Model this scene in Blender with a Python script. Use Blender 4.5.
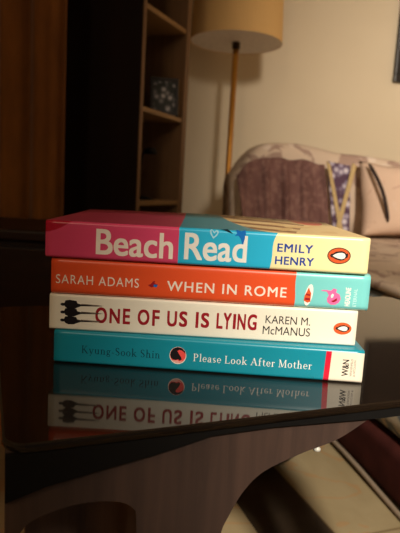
import bpy, bmesh, math, random
from math import sin, cos, pi, radians, sqrt
from mathutils import Vector, Matrix, noise
random.seed(4)
for o in list(bpy.data.objects): bpy.data.objects.remove(o)
SC = bpy.context.scene; COL = SC.collection
HC = 0.60                                   # camera height above the floor

# ------------------------------------------------------------------ camera
PITCH, ROLL, FPX = radians(8.5), radians(3.3), 540.0
cd = bpy.data.cameras.new('camera'); cam = bpy.data.objects.new('camera', cd); COL.objects.link(cam)
cd.sensor_fit = 'VERTICAL'; cd.sensor_height = 36.0; cd.lens = FPX * 36.0 / 533.0
cd.clip_start = 0.01
c_, s_ = cos(ROLL), sin(ROLL)
vr = Vector((c_, s_ * sin(PITCH), s_ * cos(PITCH)))
vu = Vector((-s_, c_ * sin(PITCH), c_ * cos(PITCH)))
vb = Vector((0, -cos(PITCH), sin(PITCH)))
cam.matrix_world = Matrix(((vr.x, vu.x, vb.x, 0), (vr.y, vu.y, vb.y, 0), (vr.z, vu.z, vb.z, HC), (0, 0, 0, 1)))
cd.dof.use_dof = True; cd.dof.focus_distance = 0.34; cd.dof.aperture_fstop = 16
SC.camera = cam

# ------------------------------------------------------------------ world, lights, exposure
w = bpy.data.worlds.new('world'); SC.world = w; w.use_nodes = True
w.node_tree.nodes['Background'].inputs[0].default_value = (1.0, 0.80, 0.60, 1)
w.node_tree.nodes['Background'].inputs[1].default_value = 0.035

def spot(name, loc, aim, power, size, angle, blend, color=(1, 0.93, 0.82)):
    d = bpy.data.lights.new(name, 'SPOT'); o = bpy.data.objects.new(name, d); COL.objects.link(o)
    d.energy = power; d.shadow_soft_size = size; d.spot_size = radians(angle); d.spot_blend = blend; d.color = color
    o.location = loc
    o.rotation_euler = (Vector(aim) - Vector(loc)).to_track_quat('-Z', 'Y').to_euler()
    return o
spot('book_fill_spot', (0.50, -1.15, 1.55), (0.30, 0.34, 0.50), 310, 0.07, 24, 1.0, (1, 0.91, 0.76))  # unseen spot, added to brighten the spines towards the right
spot('room_fill_spot', (1.1, -2.0, 2.4), (2.1, 2.9, 0.65), 1150, 0.30, 54, 1.0, (1, 0.87, 0.72))  # unseen spot, added to light the wall and sofa
ad = bpy.data.lights.new('left_fill_light', 'AREA'); ao = bpy.data.objects.new('left_fill_light', ad); COL.objects.link(ao)  # unseen warm fill, added for the curtain and left book ends
ad.energy = 20; ad.size = 0.8; ad.color = (1, 0.76, 0.5); ao.location = (-0.9, -1.6, 2.0)
ao.rotation_euler = (Vector((-0.7, 1.7, 0.7)) - ao.location).to_track_quat('-Z', 'Y').to_euler()

SC.view_settings.view_transform = 'Standard'; SC.view_settings.look = 'None'
SC.view_settings.gamma = 1.0; SC.view_settings.use_curve_mapping = False
SC.view_settings.exposure = 0.0

# ------------------------------------------------------------------ material helpers
def lin(r, g, b):
    f = lambda c: (c / 255 / 12.92) if c / 255 <= 0.04045 else ((c / 255 + 0.055) / 1.055) ** 2.4
    return (f(r), f(g), f(b), 1.0)

class G:
    """small wrapper round one material's node tree"""
    def __init__(s, name, rough=0.5, spec=0.5, metal=0.0, coat=0.0):
        s.m = bpy.data.materials.new(name); s.m.use_nodes = True
        s.t = s.m.node_tree; s.b = s.t.nodes['Principled BSDF']
        s.b.inputs['Roughness'].default_value = rough
        s.b.inputs['Specular IOR Level'].default_value = spec
        s.b.inputs['Metallic'].default_value = metal
        s.b.inputs['Coat Weight'].default_value = coat
        s.tc = s.t.nodes.new('ShaderNodeTexCoord')
    def link(s, a, b): s.t.links.new(a, b)
    def put(s, sock, v):
        if isinstance(v, (int, float)): sock.default_value = v
        elif isinstance(v, tuple): sock.default_value = v
        else: s.link(v, sock)
    def math(s, op, a, b=0.0, c=0.0):
        n = s.t.nodes.new('ShaderNodeMath'); n.operation = op
        s.put(n.inputs[0], a); s.put(n.inputs[1], b); s.put(n.inputs[2], c)
        return n.outputs[0]
    def xyz(s, src=None):
        n = s.t.nodes.new('ShaderNodeSeparateXYZ'); s.link(src or s.tc.outputs['Object'], n.inputs[0]); return n.outputs
    def mapping(s, scale=(1, 1, 1), rot=(0, 0, 0), loc=(0, 0, 0)):
        n = s.t.nodes.new('ShaderNodeMapping'); s.link(s.tc.outputs['Object'], n.inputs[0])
        n.inputs['Scale'].default_value = scale; n.inputs['Rotation'].default_value = rot; n.inputs['Location'].default_value = loc
        return n.outputs[0]
    def noise(s, vec, scale, detail=3, rough=0.5, dist=0.0):
        n = s.t.nodes.new('ShaderNodeTexNoise'); s.link(vec, n.inputs['Vector'])
        n.inputs['Scale'].default_value = scale; n.inputs['Detail'].default_value = detail
        n.inputs['Roughness'].default_value = rough; n.inputs['Distortion'].default_value = dist
        return n.outputs['Fac']
    def voro(s, vec, scale, feature='F1', rnd=1.0):
        n = s.t.nodes.new('ShaderNodeTexVoronoi'); s.link(vec, n.inputs['Vector']); n.feature = feature
        n.inputs['Scale'].default_value = scale; n.inputs['Randomness'].default_value = rnd
        return n.outputs['Distance']
    def ramp(s, fac, stops, interp='LINEAR'):
        n = s.t.nodes.new('ShaderNodeValToRGB'); s.link(fac, n.inputs[0]); n.color_ramp.interpolation = interp
        e = n.color_ramp.elements
        while len(e) < len(stops): e.new(0.5)
        for k, (p, c) in enumerate(stops): e[k].position = p; e[k].color = c
        return n.outputs[0]
    def mix(s, fac, a, b):
        n = s.t.nodes.new('ShaderNodeMix'); n.data_type = 'RGBA'
        s.put(n.inputs['Factor'], fac); s.put(n.inputs['A'], a); s.put(n.inputs['B'], b)
        return n.outputs['Result']
    def color(s, v): s.put(s.b.inputs['Base Color'], v); return s
    def bump(s, h, strength=0.3, dist=0.01):
        n = s.t.nodes.new('ShaderNodeBump'); n.inputs['Strength'].default_value = strength; n.inputs['Distance'].default_value = dist
        s.link(h, n.inputs['Height']); s.link(n.outputs[0], s.b.inputs['Normal']); return s

def plain(name, c, rough=0.5, spec=0.5, metal=0.0, coat=0.0, vary=0.06, scale=60):
    g = G(name, rough, spec, metal, coat)
    k = tuple(x * (1 - vary) for x in c[:3]) + (1,)
    j = tuple(min(1, x * (1 + vary)) for x in c[:3]) + (1,)
    g.color(g.ramp(g.noise(g.tc.outputs['Object'], scale), [(0.35, k), (0.65, j)]))
    return g.m

def wood(name, c1, c2, rough=0.45, axis='Z', scale=14, spec=0.4, coat=0.0):
    g = G(name, rough, spec, 0, coat)
    st = {'X': (0.06, 1, 1), 'Y': (1, 0.06, 1), 'Z': (1, 1, 0.05)}[axis]
    v = g.mapping(st)
    n1 = g.noise(v, scale * 3, 5, 0.6, 0.8); n2 = g.noise(v, scale, 2)
    f = g.math('ADD', g.math('MULTIPLY', n1, 0.65), g.math('MULTIPLY', n2, 0.35))
    g.color(g.ramp(f, [(0.36, c1), (0.64, c2)]))
    g.bump(n1, 0.08, 0.002)
    return g.m

# ------------------------------------------------------------------ object helpers
def link(name, me, m=None, parent=None, loc=(0, 0, 0)):
    o = bpy.data.objects.new(name, me); COL.objects.link(o); o.location = loc
    if parent: o.parent = parent
    if m and me: me.materials.clear(); me.materials.append(m)
    return o
def obj(name, bm, m, parent=None, loc=(0, 0, 0), smooth=False, kind=None):
    bmesh.ops.recalc_face_normals(bm, faces=bm.faces)
    me = bpy.data.meshes.new(name); bm.to_mesh(me); bm.free()
    if smooth:
        for p in me.polygons: p.use_smooth = True
    o = link(name, me, m, parent, loc)
    if kind: o['kind'] = kind
    return o
def thing(name, label, cat, loc=(0, 0, 0), rz=0.0, group=None):
    o = link(name, None, loc=loc); o.rotation_euler = (0, 0, rz); tag(o, label, cat, group); o.empty_display_size = 0.05
    return o
def tag(o, label, cat, group=None):
    o['label'] = label; o['category'] = cat
    if group: o['group'] = group
    return o
def box(bm, x0, x1, y0, y1, z0, z1, bev=0.0, seg=2, M=None):
    r = bmesh.ops.create_cube(bm, size=1)
    for v in r['verts']:
        v.co = Vector(((x0 + x1) / 2 + v.co.x * (x1 - x0), (y0 + y1) / 2 + v.co.y * (y1 - y0), (z0 + z1) / 2 + v.co.z * (z1 - z0)))
    vs = list(r['verts'])
    if bev:
        es = list({e for v in vs for e in v.link_edges})
        q = bmesh.ops.bevel(bm, geom=es, offset=bev, segments=seg, profile=0.5, affect='EDGES')
        vs = list({v for f in q['faces'] for v in f.verts} | {v for v in vs if v.is_valid})
    if M is not None:
        bmesh.ops.transform(bm, matrix=M, verts=[v for v in vs if v.is_valid])
    return bm
def nb(): return bmesh.new()
def lathe(bm, prof, n=40, c=(0, 0, 0)):
    rings = []
    for r, z in prof:
        if r < 1e-6: rings.append([bm.verts.new((c[0], c[1], c[2] + z))])
        else: rings.append([bm.verts.new((c[0] + r * cos(2 * pi * k / n), c[1] + r * sin(2 * pi * k / n), c[2] + z)) for k in range(n)])
    for a, b in zip(rings, rings[1:]):
        for k in range(n):
            k2 = (k + 1) % n
            if len(a) == 1 and len(b) == 1: continue
            if len(a) == 1: bm.faces.new((a[0], b[k], b[k2]))
            elif len(b) == 1: bm.faces.new((a[k], a[k2], b[0]))
            else: bm.faces.new((a[k], a[k2], b[k2], b[k]))
    return bm
def tube(bm, pts, r, n=12):
    rings = []
    pts = [Vector(p) for p in pts]
    for i, p in enumerate(pts):
        t = (pts[min(i + 1, len(pts) - 1)] - pts[max(i - 1, 0)]).normalized()
        a = t.cross(Vector((0, 1, 0.01)) if abs(t.y) < 0.9 else Vector((1, 0, 0))).normalized(); b = t.cross(a)
        rr = r[i] if isinstance(r, (list, tuple)) else r
        rings.append([bm.verts.new(p + (a * cos(2 * pi * k / n) + b * sin(2 * pi * k / n)) * rr) for k in range(n)])
    for a, b in zip(rings, rings[1:]):
        for k in range(n): bm.faces.new((a[k], a[(k + 1) % n], b[(k + 1) % n], b[k]))
    bm.faces.new(rings[0]); bm.faces.new(list(reversed(rings[-1])))
    return bm
def grid_solid(nu, nv, fn, thick=0.0):
    """sheet from fn(u,v) -> Vector; thickness pushed along -normal"""
    bm = nb()
    P = [[bm.verts.new(fn(i / nu, j / nv)) for j in range(nv + 1)] for i in range(nu + 1)]
    for i in range(nu):
        for j in range(nv): bm.faces.new((P[i][j], P[i + 1][j], P[i + 1][j + 1], P[i][j + 1]))
    if thick:
        bmesh.ops.recalc_face_normals(bm, faces=bm.faces)
        bmesh.ops.solidify(bm, geom=list(bm.faces), thickness=thick)
    return bm
def outline(polys, depth, dev=None):
    """closed 2D outlines (first solid, nested ones become holes) -> flat solid mesh, in XY, thickness along Z"""
    cu = bpy.data.curves.new('outline', 'CURVE'); cu.dimensions = '2D'; cu.fill_mode = 'BOTH'; cu.extrude = depth / 2
    for pts in polys:
        sp = cu.splines.new('POLY'); sp.points.add(len(pts) - 1); sp.use_cyclic_u = True
        for p, q in zip(sp.points, pts): p.co = (q[0], q[1], 0, 1)
    o = bpy.data.objects.new('outline', cu); COL.objects.link(o)
    dg = bpy.context.evaluated_depsgraph_get(); dg.update()
    me = bpy.data.meshes.new_from_object(o.evaluated_get(dg), depsgraph=dg)
    bpy.data.objects.remove(o); bpy.data.curves.remove(cu)
    return me
def lettering(text, x0, x1, z0, z1, weight=0.0, shear=0.0, spacing=1.0, rot=False, tilt=0.0):
    """letters as a thin raised print fitted to a box on the XZ plane facing -Y (mm)"""
    cu = bpy.data.curves.new('letters', 'FONT'); cu.body = text; cu.size = 1; cu.shear = shear
    cu.space_character = spacing; cu.resolution_u = 6; cu.extrude = 0.0
    o = bpy.data.objects.new('letters', cu); COL.objects.link(o)
    dg = bpy.context.evaluated_depsgraph_get(); dg.update()
    me = bpy.data.meshes.new_from_object(o.evaluated_get(dg), depsgraph=dg)
    bpy.data.objects.remove(o); bpy.data.curves.remove(cu)
    if rot:
        for v in me.vertices: v.co = Vector((-v.co.y, v.co.x, 0))
    xs = [v.co.x for v in me.vertices]; ys = [v.co.y for v in me.vertices]
    ax, bx, ay, by = min(xs), max(xs), min(ys), max(ys)
    if weight:
        vs = [v.co.copy() for v in me.vertices]; fs = [list(p.vertices) for p in me.polygons]; nv = len(vs)
        sh = [(a * weight, b * weight * 0.75) for a in (-1, 0, 1) for b in (-1, 1)]
        me = bpy.data.meshes.new('letters')
        me.from_pydata([c + Vector((a, b, 0)) for a, b in sh for c in vs], [], [[i + k * nv for i in f] for k in range(len(sh)) for f in fs])
        xs = [v.co.x for v in me.vertices]; ys = [v.co.y for v in me.vertices]
        ax, bx, ay, by = min(xs), max(xs), min(ys), max(ys)
    else: nv = len(me.vertices)
    for vi, v in enumerate(me.vertices):
        fx = (v.co.x - ax) / (bx - ax); fy = (v.co.y - ay) / (by - ay)
        v.co = Vector(((x0 + fx * (x1 - x0)) / 1000, -0.00006 - 0.000006 * (vi // nv), (z0 + fy * (z1 - z0) + tilt * (fx - 0.5)) / 1000))
    return me
# ---- a small seriffed roman alphabet, drawn from strokes (cap height 1, x-height 0.62)
def _bar(x0, y0, x1, y1, w):
    d = Vector((x1 - x0, y1 - y0)); n = Vector((-d.y, d.x)).normalized() * w / 2
    return [[(x0 + n.x, y0 + n.y), (x0 - n.x, y0 - n.y), (x1 - n.x, y1 - n.y), (x1 + n.x, y1 + n.y)]]
def _ser(x, y, w=0.30): return _bar(x - w / 2, y, x + w / 2, y, 0.05)
def _arc(cx, cy, rx, ry, a0, a1, tv=0.12, th=0.05, n=14):
    out = []
    def pt(k):
        a = radians(a0 + (a1 - a0) * k / n); t = th + (tv - th) * abs(cos(a)) ** 1.5
        return ((cx + rx * cos(a), cy + ry * sin(a)), (cx + (rx - t) * cos(a), cy + (ry - t) * sin(a)))
    for k in range(n):
        (a, b), (c, d) = pt(k), pt(k + 1); out.append([a, b, d, c])
    return out
def _stem(x, y0, y1, w=0.12): return _bar(x, y0, x, y1, w)
def roman(ch):
    X = 0.62
    B = lambda x, top, foot=True: _stem(x, 0, top) + _bar(x - 0.13, top - 0.04, x, top - 0.01, 0.05) + (_ser(x, 0.025) if foot else [])
    D = {
     ' ': (0.30, []), '-': (0.42, _bar(0.06, 0.28, 0.36, 0.28, 0.07)),
     'K': (0.98, _stem(0.2, 0, 1) + _ser(0.2, 0.025) + _ser(0.2, 0.975) + _bar(0.24, 0.44, 0.74, 0.97, 0.055) + _bar(0.36, 0.56, 0.82, 0.03, 0.13) + _ser(0.72, 0.975) + _ser(0.83, 0.025)),
     'S': (0.72, _arc(0.36, 0.74, 0.27, 0.26, 20, 250, 0.11) + _bar(0.16, 0.64, 0.56, 0.38, 0.13) + _arc(0.36, 0.26, 0.28, 0.27, -160, 60, 0.11)),
     'P': (0.78, _stem(0.2, 0, 1) + _ser(0.2, 0.025) + _ser(0.2, 0.975) + _arc(0.36, 0.73, 0.34, 0.27, -90, 90, 0.13) + _bar(0.2, 0.975, 0.38, 0.975, 0.05) + _bar(0.2, 0.485, 0.38, 0.485, 0.05)),
     'L': (0.78, _stem(0.2, 0, 1) + _ser(0.2, 0.975) + _bar(0.06, 0.025, 0.70, 0.025, 0.05) + _bar(0.69, 0.0, 0.71, 0.22, 0.05)),
     'A': (0.98, _bar(0.14, 0.02, 0.48, 0.98, 0.055) + _bar(0.46, 0.98, 0.82, 0.02, 0.13) + _bar(0.26, 0.34, 0.68, 0.34, 0.05) + _ser(0.14, 0.025, 0.26) + _ser(0.83, 0.025)),
     'M': (1.16, _stem(0.18, 0, 1, 0.06) + _stem(0.96, 0, 1) + _bar(0.20, 0.97, 0.56, 0.05, 0.13) + _bar(0.56, 0.05, 0.93, 0.97, 0.055) + _ser(0.17, 0.025) + _ser(0.96, 0.025) + _ser(0.16, 0.975, 0.22) + _ser(0.98, 0.975, 0.24)),
     'o': (0.68, _arc(0.33, 0.31, 0.29, 0.33, 0, 360, 0.12, n=22)),
     'e': (0.62, _arc(0.32, 0.31, 0.27, 0.33, 0, 318, 0.11, n=20) + _bar(0.08, 0.33, 0.58, 0.33, 0.05)),
     'a': (0.62, _stem(0.44, 0.04, 0.46) + _arc(0.29, 0.42, 0.21, 0.22, 0, 160, 0.10) + _arc(0.25, 0.18, 0.20, 0.20, 20, 340, 0.11) + _bar(0.44, 0.05, 0.58, 0.03, 0.06)),
     's': (0.52, _arc(0.26, 0.46, 0.18, 0.17, 20, 250, 0.09) + _bar(0.13, 0.40, 0.39, 0.23, 0.11) + _arc(0.26, 0.17, 0.19, 0.18, -160, 60, 0.09)),
     'n': (0.76, B(0.18, X) + _arc(0.37, 0.38, 0.25, 0.26, 0, 150, 0.12) + _stem(0.56, 0, 0.40) + _ser(0.57, 0.025)),
     'h': (0.76, B(0.18, 1.04) + _arc(0.37, 0.38, 0.25, 0.26, 0, 150, 0.12) + _stem(0.56, 0, 0.40) + _ser(0.57, 0.025)),
     'u': (0.76, _stem(0.18, 0.22, X) + _bar(0.05, X - 0.03, 0.18, X - 0.02, 0.05) + _arc(0.37, 0.25, 0.25, 0.27, 180, 330, 0.12) + _stem(0.56, 0.0, X) + _bar(0.44, X - 0.03, 0.56, X - 0.02, 0.05) + _bar(0.56, 0.025, 0.70, 0.04, 0.05)),
     'r': (0.54, B(0.18, X) + _arc(0.36, 0.40, 0.20, 0.22, 40, 150, 0.10)),
     'i': (0.36, B(0.18, X) + _arc(0.18, 0.86, 0.075, 0.075, 0, 360, 0.074, 0.074)),
     'l': (0.36, B(0.18, 1.04)),
     'k': (0.76, B(0.18, 1.04) + _bar(0.22, 0.28, 0.54, 0.58, 0.05) + _bar(0.30, 0.38, 0.60, 0.03, 0.12) + _ser(0.55, 0.595, 0.24) + _ser(0.63, 0.025, 0.26)),
     't': (0.46, _stem(0.20, 0.14, 0.80) + _bar(0.04, 0.595, 0.40, 0.595, 0.05) + _arc(0.33, 0.17, 0.19, 0.19, 180, 310, 0.11)),
     'f': (0.48, _stem(0.20, 0, 0.84) + _ser(0.20, 0.025) + _bar(0.04, 0.595, 0.40, 0.595, 0.05) + _arc(0.36, 0.82, 0.22, 0.22, 50, 180, 0.11)),
     'y': (0.70, _bar(0.12, 0.60, 0.36, 0.02, 0.12) + _bar(0.60, 0.60, 0.26, -0.24, 0.055) + _arc(0.20, -0.20, 0.09, 0.09, 180, 360, 0.08, 0.06) + _ser(0.13, 0.595, 0.24) + _ser(0.60, 0.595, 0.2)),
     'g': (0.66, _arc(0.30, 0.41, 0.22, 0.22, 0, 360, 0.10, n=18) + _arc(0.31, -0.09, 0.26, 0.17, 0, 360, 0.09, n=18) + _bar(0.16, 0.22, 0.16, 0.08, 0.08) + _bar(0.14, 0.08, 0.46, 0.07, 0.08) + _bar(0.46, 0.56, 0.62, 0.60, 0.06)),
    }
    return D[ch]
def roman_lettering(text, x0, x1, zb, cap, tilt=0.0, heavy=1.0):
    adv = 0.0; polys = []
    for ch in text:
        wd, ps = roman(ch)
        polys += [[(adv + x, y) for x, y in p] for p in ps]; adv += wd + 0.07
    vs, fs = [], []
    for k, p in enumerate(polys):
        if sum(p[i][0] * p[(i + 1) % 4][1] - p[(i + 1) % 4][0] * p[i][1] for i in range(4)) < 0: p = p[::-1]
        fs.append(list(range(len(vs), len(vs) + 4)))
        for x, y in p:
            fx = x / adv
            vs.append(((x0 + fx * (x1 - x0)) / 1000, -0.00006 - 0.000003 * (k % 9), (zb + y * cap + tilt * (fx - 0.5)) / 1000))
    me = bpy.data.meshes.new('letters'); me.from_pydata(vs, [], fs); return me
def flat_shape(pts, y=-0.0001):
    bm = nb()
    bm.faces.new([bm.verts.new((x / 1000, y, z / 1000)) for x, z in pts])
    return bm
def ell(cx, cz, rx, rz, n=28, rot=0.0):
    return [(cx + rx * cos(2 * pi * k / n) * cos(rot) - rz * sin(2 * pi * k / n) * sin(rot),
             cz + rx * cos(2 * pi * k / n) * sin(rot) + rz * sin(2 * pi * k / n) * cos(rot)) for k in range(n)]

# ------------------------------------------------------------------ setting (sofa and walls share axes turned 12 degrees)
A12 = radians(12)
E1 = Vector((cos(A12), sin(A12), 0)); E2 = Vector((-sin(A12), cos(A12), 0))
RM = Matrix.Rotation(A12, 4, 'Z')
VW, UL, UR, VF, ZC = 2.95, -1.15, 2.7, -3.6, 2.6

g = G('floor_marble', 0.25, 0.5)
fv = g.mapping((1, 1, 1), (0, 0, -radians(20)))
# tile coordinates turned 20 degrees
fx, fy, fz = g.xyz(fv)
nz = g.noise(g.tc.outputs['Object'], 4.0, 5, 0.6, 1.2)
vein = g.math('LESS_THAN', g.math('ABSOLUTE', g.math('SUBTRACT', g.noise(g.tc.outputs['Object'], 2.6, 4, 0.55, 0.8), 0.5)), 0.012)
cream = g.ramp(nz, [(0.3, lin(162, 143, 108)), (0.7, lin(176, 157, 122))])
cream = g.mix(g.math('MULTIPLY', vein, 0.35), cream, lin(185, 130, 80))
dark = g.ramp(nz, [(0.3, lin(58, 48, 38)), (0.7, lin(78, 64, 50))])
PER = 0.72
def frac(v, off): return g.math('FRACT', g.math('ADD', g.math('DIVIDE', g.math('SUBTRACT', v, off), PER), 20))
fa = frac(fx, 0.42)
isdark = g.math('LESS_THAN', fa, 0.135 / PER)
col = g.mix(isdark, cream, dark)
gl = g.math('LESS_THAN', frac(fy, 0.72), 0.006 / PER)
gl2 = g.math('LESS_THAN', g.math('ABSOLUTE', g.math('SUBTRACT', fa, 0.135 / PER)), 0.002 / PER)
col = g.mix(g.math('MULTIPLY', g.math('MAXIMUM', gl, gl2), 0.6), col, lin(110, 85, 55))
g.color(col); M_FLOOR = g.m

g = G('wall_paint', 0.75, 0.2)
n = g.noise(g.tc.outputs['Object'], 1.6, 4)
g.color(g.ramp(n, [(0.3, lin(212, 196, 168)), (0.7, lin(218, 203, 176))]))
g.bump(g.noise(g.tc.outputs['Object'], 220, 2), 0.05, 0.002)
M_WALL = g.m
M_CEIL = plain('ceiling_paint', lin(205, 196, 180), 0.8, 0.2)
M_BASE = plain('baseboard_wood', lin(88, 62, 40), 0.5)

bm = nb(); box(bm, UL, UR, VF, VW, -0.05, 0, M=RM); obj('floor', bm, M_FLOOR, kind='structure')
bm = nb(); box(bm, UL, UR, VW, VW + 0.1, 0, ZC, M=RM); obj('wall_back', bm, M_WALL, kind='structure')
bm = nb(); box(bm, UL - 0.1, UL, VF, VW + 0.1, 0, ZC, M=RM); obj('wall_left', bm, M_WALL, kind='structure')
bm = nb(); box(bm, UR, UR + 0.1, VF, VW + 0.1, 0, ZC, M=RM); obj('wall_right', bm, M_WALL, kind='structure')
bm = nb(); box(bm, UL - 0.1, UR + 0.1, VF, VW + 0.1, ZC, ZC + 0.1, M=RM); obj('ceiling', bm, M_CEIL, kind='structure')
bm = nb(); box(bm, UL, UR, VW - 0.015, VW - 0.0005, 0, 0.08, 0.004, 2, M=RM); obj('baseboard_back', bm, M_BASE, kind='structure')

# ------------------------------------------------------------------ curtain, left
g = G('curtain_cloth', 0.85, 0.15)
v = g.mapping((1, 1, 0.35))
n = g.noise(v, 9, 4, 0.6)
fine = g.noise(g.mapping((60, 60, 4)), 6, 2)
g.color(g.mix(g.math('MULTIPLY', fine, 0.35), g.ramp(n, [(0.35, lin(116, 70, 26)), (0.65, lin(142, 88, 34))]), lin(70, 36, 12)))
g.b.inputs['Sheen Weight'].default_value = 0.2
M_CURT = g.m
def curt(u, v):
    x = -1.02 + u * 0.575
    y = 1.72 + 0.014 * sin(u * 34) + 0.006 * sin(u * 71 + 1.2) + 0.006 * sin(v * 5 + u * 9)
    return Vector((x, y, 0.02 + v * 2.32))
bm = grid_solid(150, 14, curt, 0.004)
o = obj('curtain', bm, M_CURT, smooth=True)
tag(o, 'orange-brown full-length curtain in soft vertical folds at the left', 'curtain')

# ------------------------------------------------------------------ bookcase
fW = Vector((0.385, 0.923, 0)); gD = Vector((-0.923, 0.385, 0))
B0 = Vector((-0.237, 1.90, 0))
ang = math.atan2(fW.y, fW.x)
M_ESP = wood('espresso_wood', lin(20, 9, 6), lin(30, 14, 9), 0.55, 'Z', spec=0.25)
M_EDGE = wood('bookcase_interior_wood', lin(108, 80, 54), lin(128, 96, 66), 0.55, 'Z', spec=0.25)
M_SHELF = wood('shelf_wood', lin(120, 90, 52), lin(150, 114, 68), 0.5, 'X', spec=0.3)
bk = thing('bookcase', 'tall dark brown open bookcase standing between the curtain and the floor lamp', 'bookcase', B0, ang)
# local: x along the front, y into the depth
W_, D_, H_ = 0.385, 0.315, 2.05
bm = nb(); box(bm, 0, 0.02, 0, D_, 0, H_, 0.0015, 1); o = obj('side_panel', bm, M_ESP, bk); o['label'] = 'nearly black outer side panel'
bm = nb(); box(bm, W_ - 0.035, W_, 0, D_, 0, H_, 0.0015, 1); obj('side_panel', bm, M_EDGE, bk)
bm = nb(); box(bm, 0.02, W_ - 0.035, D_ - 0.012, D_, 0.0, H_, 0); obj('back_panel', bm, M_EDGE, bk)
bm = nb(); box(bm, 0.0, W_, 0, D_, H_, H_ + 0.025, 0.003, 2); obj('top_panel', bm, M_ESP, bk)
bm = nb(); box(bm, 0.02, W_ - 0.035, 0.015, 0.03, 0.0, 0.07, 0); obj('plinth', bm, M_ESP, bk)
SHZ = [0.09, 0.535, 0.862, 1.20, 1.56]
for z in SHZ:
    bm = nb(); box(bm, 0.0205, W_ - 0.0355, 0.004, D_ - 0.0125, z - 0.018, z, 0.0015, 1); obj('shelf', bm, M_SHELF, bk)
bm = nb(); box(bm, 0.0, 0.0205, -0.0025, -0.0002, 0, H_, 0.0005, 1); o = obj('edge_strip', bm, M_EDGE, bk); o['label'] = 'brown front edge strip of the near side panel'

def on_case(w, d, z): return B0 + fW * w + gD * d + Vector((0, 0, z))
# framed photo on the shelf
M_DK = plain('dark_frame_wood', lin(30, 20, 14), 0.4)
M_TANF = plain('tan_frame_side', lin(150, 118, 66), 0.5)
g = G('photo_print', 0.35, 0.4)
vv = g.mapping((1, 1, 1))
n = g.voro(vv, 42, 'F1'); n2 = g.noise(vv, 30, 3)
g.color(g.mix(g.math('GREATER_THAN', n2, 0.56), g.ramp(n, [(0.1, lin(205, 200, 205)), (0.35, lin(120, 118, 120)), (0.6, lin(40, 44, 38))]), lin(30, 34, 24)))
M_PHOTO = g.m
fr = thing('photo_frame', 'framed flower photo with dark border standing on the middle shelf of the bookcase', 'photo frame', on_case(0.262, 0.04, 0.8625), radians(14))
tilt = Matrix.Rotation(radians(-9), 4, 'X')
bm = nb()
for a in ((-0.056, 0.056, 0, 0.014), (-0.056, 0.056, 0.131, 0.145), (-0.056, -0.042, 0.014, 0.131), (0.042, 0.056, 0.014, 0.131)):
    box(bm, a[0], a[1], 0, 0.012, a[2], a[3], 0.0015, 1, M=tilt)
obj('frame_border', bm, M_DK, fr, loc=(0, 0, 0.002))
bm = nb(); box(bm, -0.0425, 0.0425, 0.004, 0.010, 0.0135, 0.1315, M=tilt); obj('photo_print', bm, M_PHOTO, fr, loc=(0, 0, 0.002))
bm = nb(); box(bm, 0.0563, 0.0585, 0.0, 0.030, 0.002, 0.143, 0.001, 1, M=tilt); obj('frame_side', bm, M_TANF, fr, loc=(0, 0, 0.002))
# dark leaning frame beside it
M_BLK = plain('matt_black', lin(14, 12, 12), 0.75, 0.2)
lf = thing('leaning_frame', 'plain black frame leaning in the left corner of the middle bookcase shelf', 'picture frame', on_case(0.098, 0.07, 0.8625), ang + radians(10))
tl = Matrix.Rotation(radians(-16), 4, 'Y')
bm = nb(); box(bm, -0.045, -0.037, 0.0, 0.12, 0.004, 0.185, 0.0015, 1, M=tl); obj('frame_border', bm, M_BLK, lf, loc=(0.03, 0, 0.012))
# black desk lamp on the lower shelf
dl = thing('desk_lamp', 'small black desk lamp with drooping head on the lower bookcase shelf', 'desk lamp', on_case(0.16, 0.075, 0.5355), ang - radians(60))
bm = nb(); lathe(bm, [(0, 0), (0.045, 0), (0.048, 0.004), (0.046, 0.010), (0.014, 0.014), (0, 0.016)], 28); obj('base', bm, M_BLK, dl, smooth=True)
bm = nb(); tube(bm, [(0, 0, 0.012), (-0.004, 0, 0.06), (-0.002, 0, 0.12), (0.004, 0, 0.165), (0.014, 0, 0.186), (0.028, 0, 0.190)], 0.0055, 10); obj('stem', bm, M_BLK, dl, smooth=True)
bm = nb(); lathe(bm, [(0, 0.014), (0.012, 0.013), (0.018, 0.006), (0.024, -0.012), (0.022, -0.012), (0.015, 0.004), (0, 0.010)], 24, (0.036, 0, 0.184)); obj('lamp_head', bm, M_BLK, dl, smooth=True)

# ------------------------------------------------------------------ floor lamp
LP = Vector((0.111, 2.70, 0))
g = G('shade_cloth', 0.85, 0.15)
wv = g.noise(g.mapping((120, 120, 500)), 4, 2)
g.color(g.ramp(wv, [(0.3, lin(214, 174, 114)), (0.7, lin(232, 190, 128))]))
M_SHADE = g.m
M_SHIN = plain('shade_lining', lin(242, 232, 222), 0.8, 0.2)
M_BRASS = plain('aged_brass', lin(186, 128, 48), 0.45, 0.5, 0.6)
M_BRDK = plain('dark_brass', lin(60, 42, 20), 0.4, 0.5, 0.6)
fl = thing('floor_lamp', 'slim brass floor lamp with tan drum shade beside the sofa', 'floor lamp', LP)
bm = nb(); lathe(bm, [(0, 0), (0.125, 0), (0.13, 0.006), (0.128, 0.014), (0.05, 0.022), (0.018, 0.032), (0, 0.034)], 48); obj('base', bm, M_BRASS, fl, smooth=True)
bm = nb(); tube(bm, [(0, 0, 0.03), (0, 0, 0.6), (0.0, 0, 1.29)], 0.0138, 18); obj('pole', bm, M_BRASS, fl, smooth=True)
bm = nb(); lathe(bm, [(0.014, 0), (0.018, 0.002), (0.019, 0.01), (0.019, 0.055), (0.014, 0.062), (0, 0.063)], 24, (0, 0, 1.25)); obj('socket', bm, M_BRDK, fl, smooth=True)
ZS = 1.280
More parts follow.
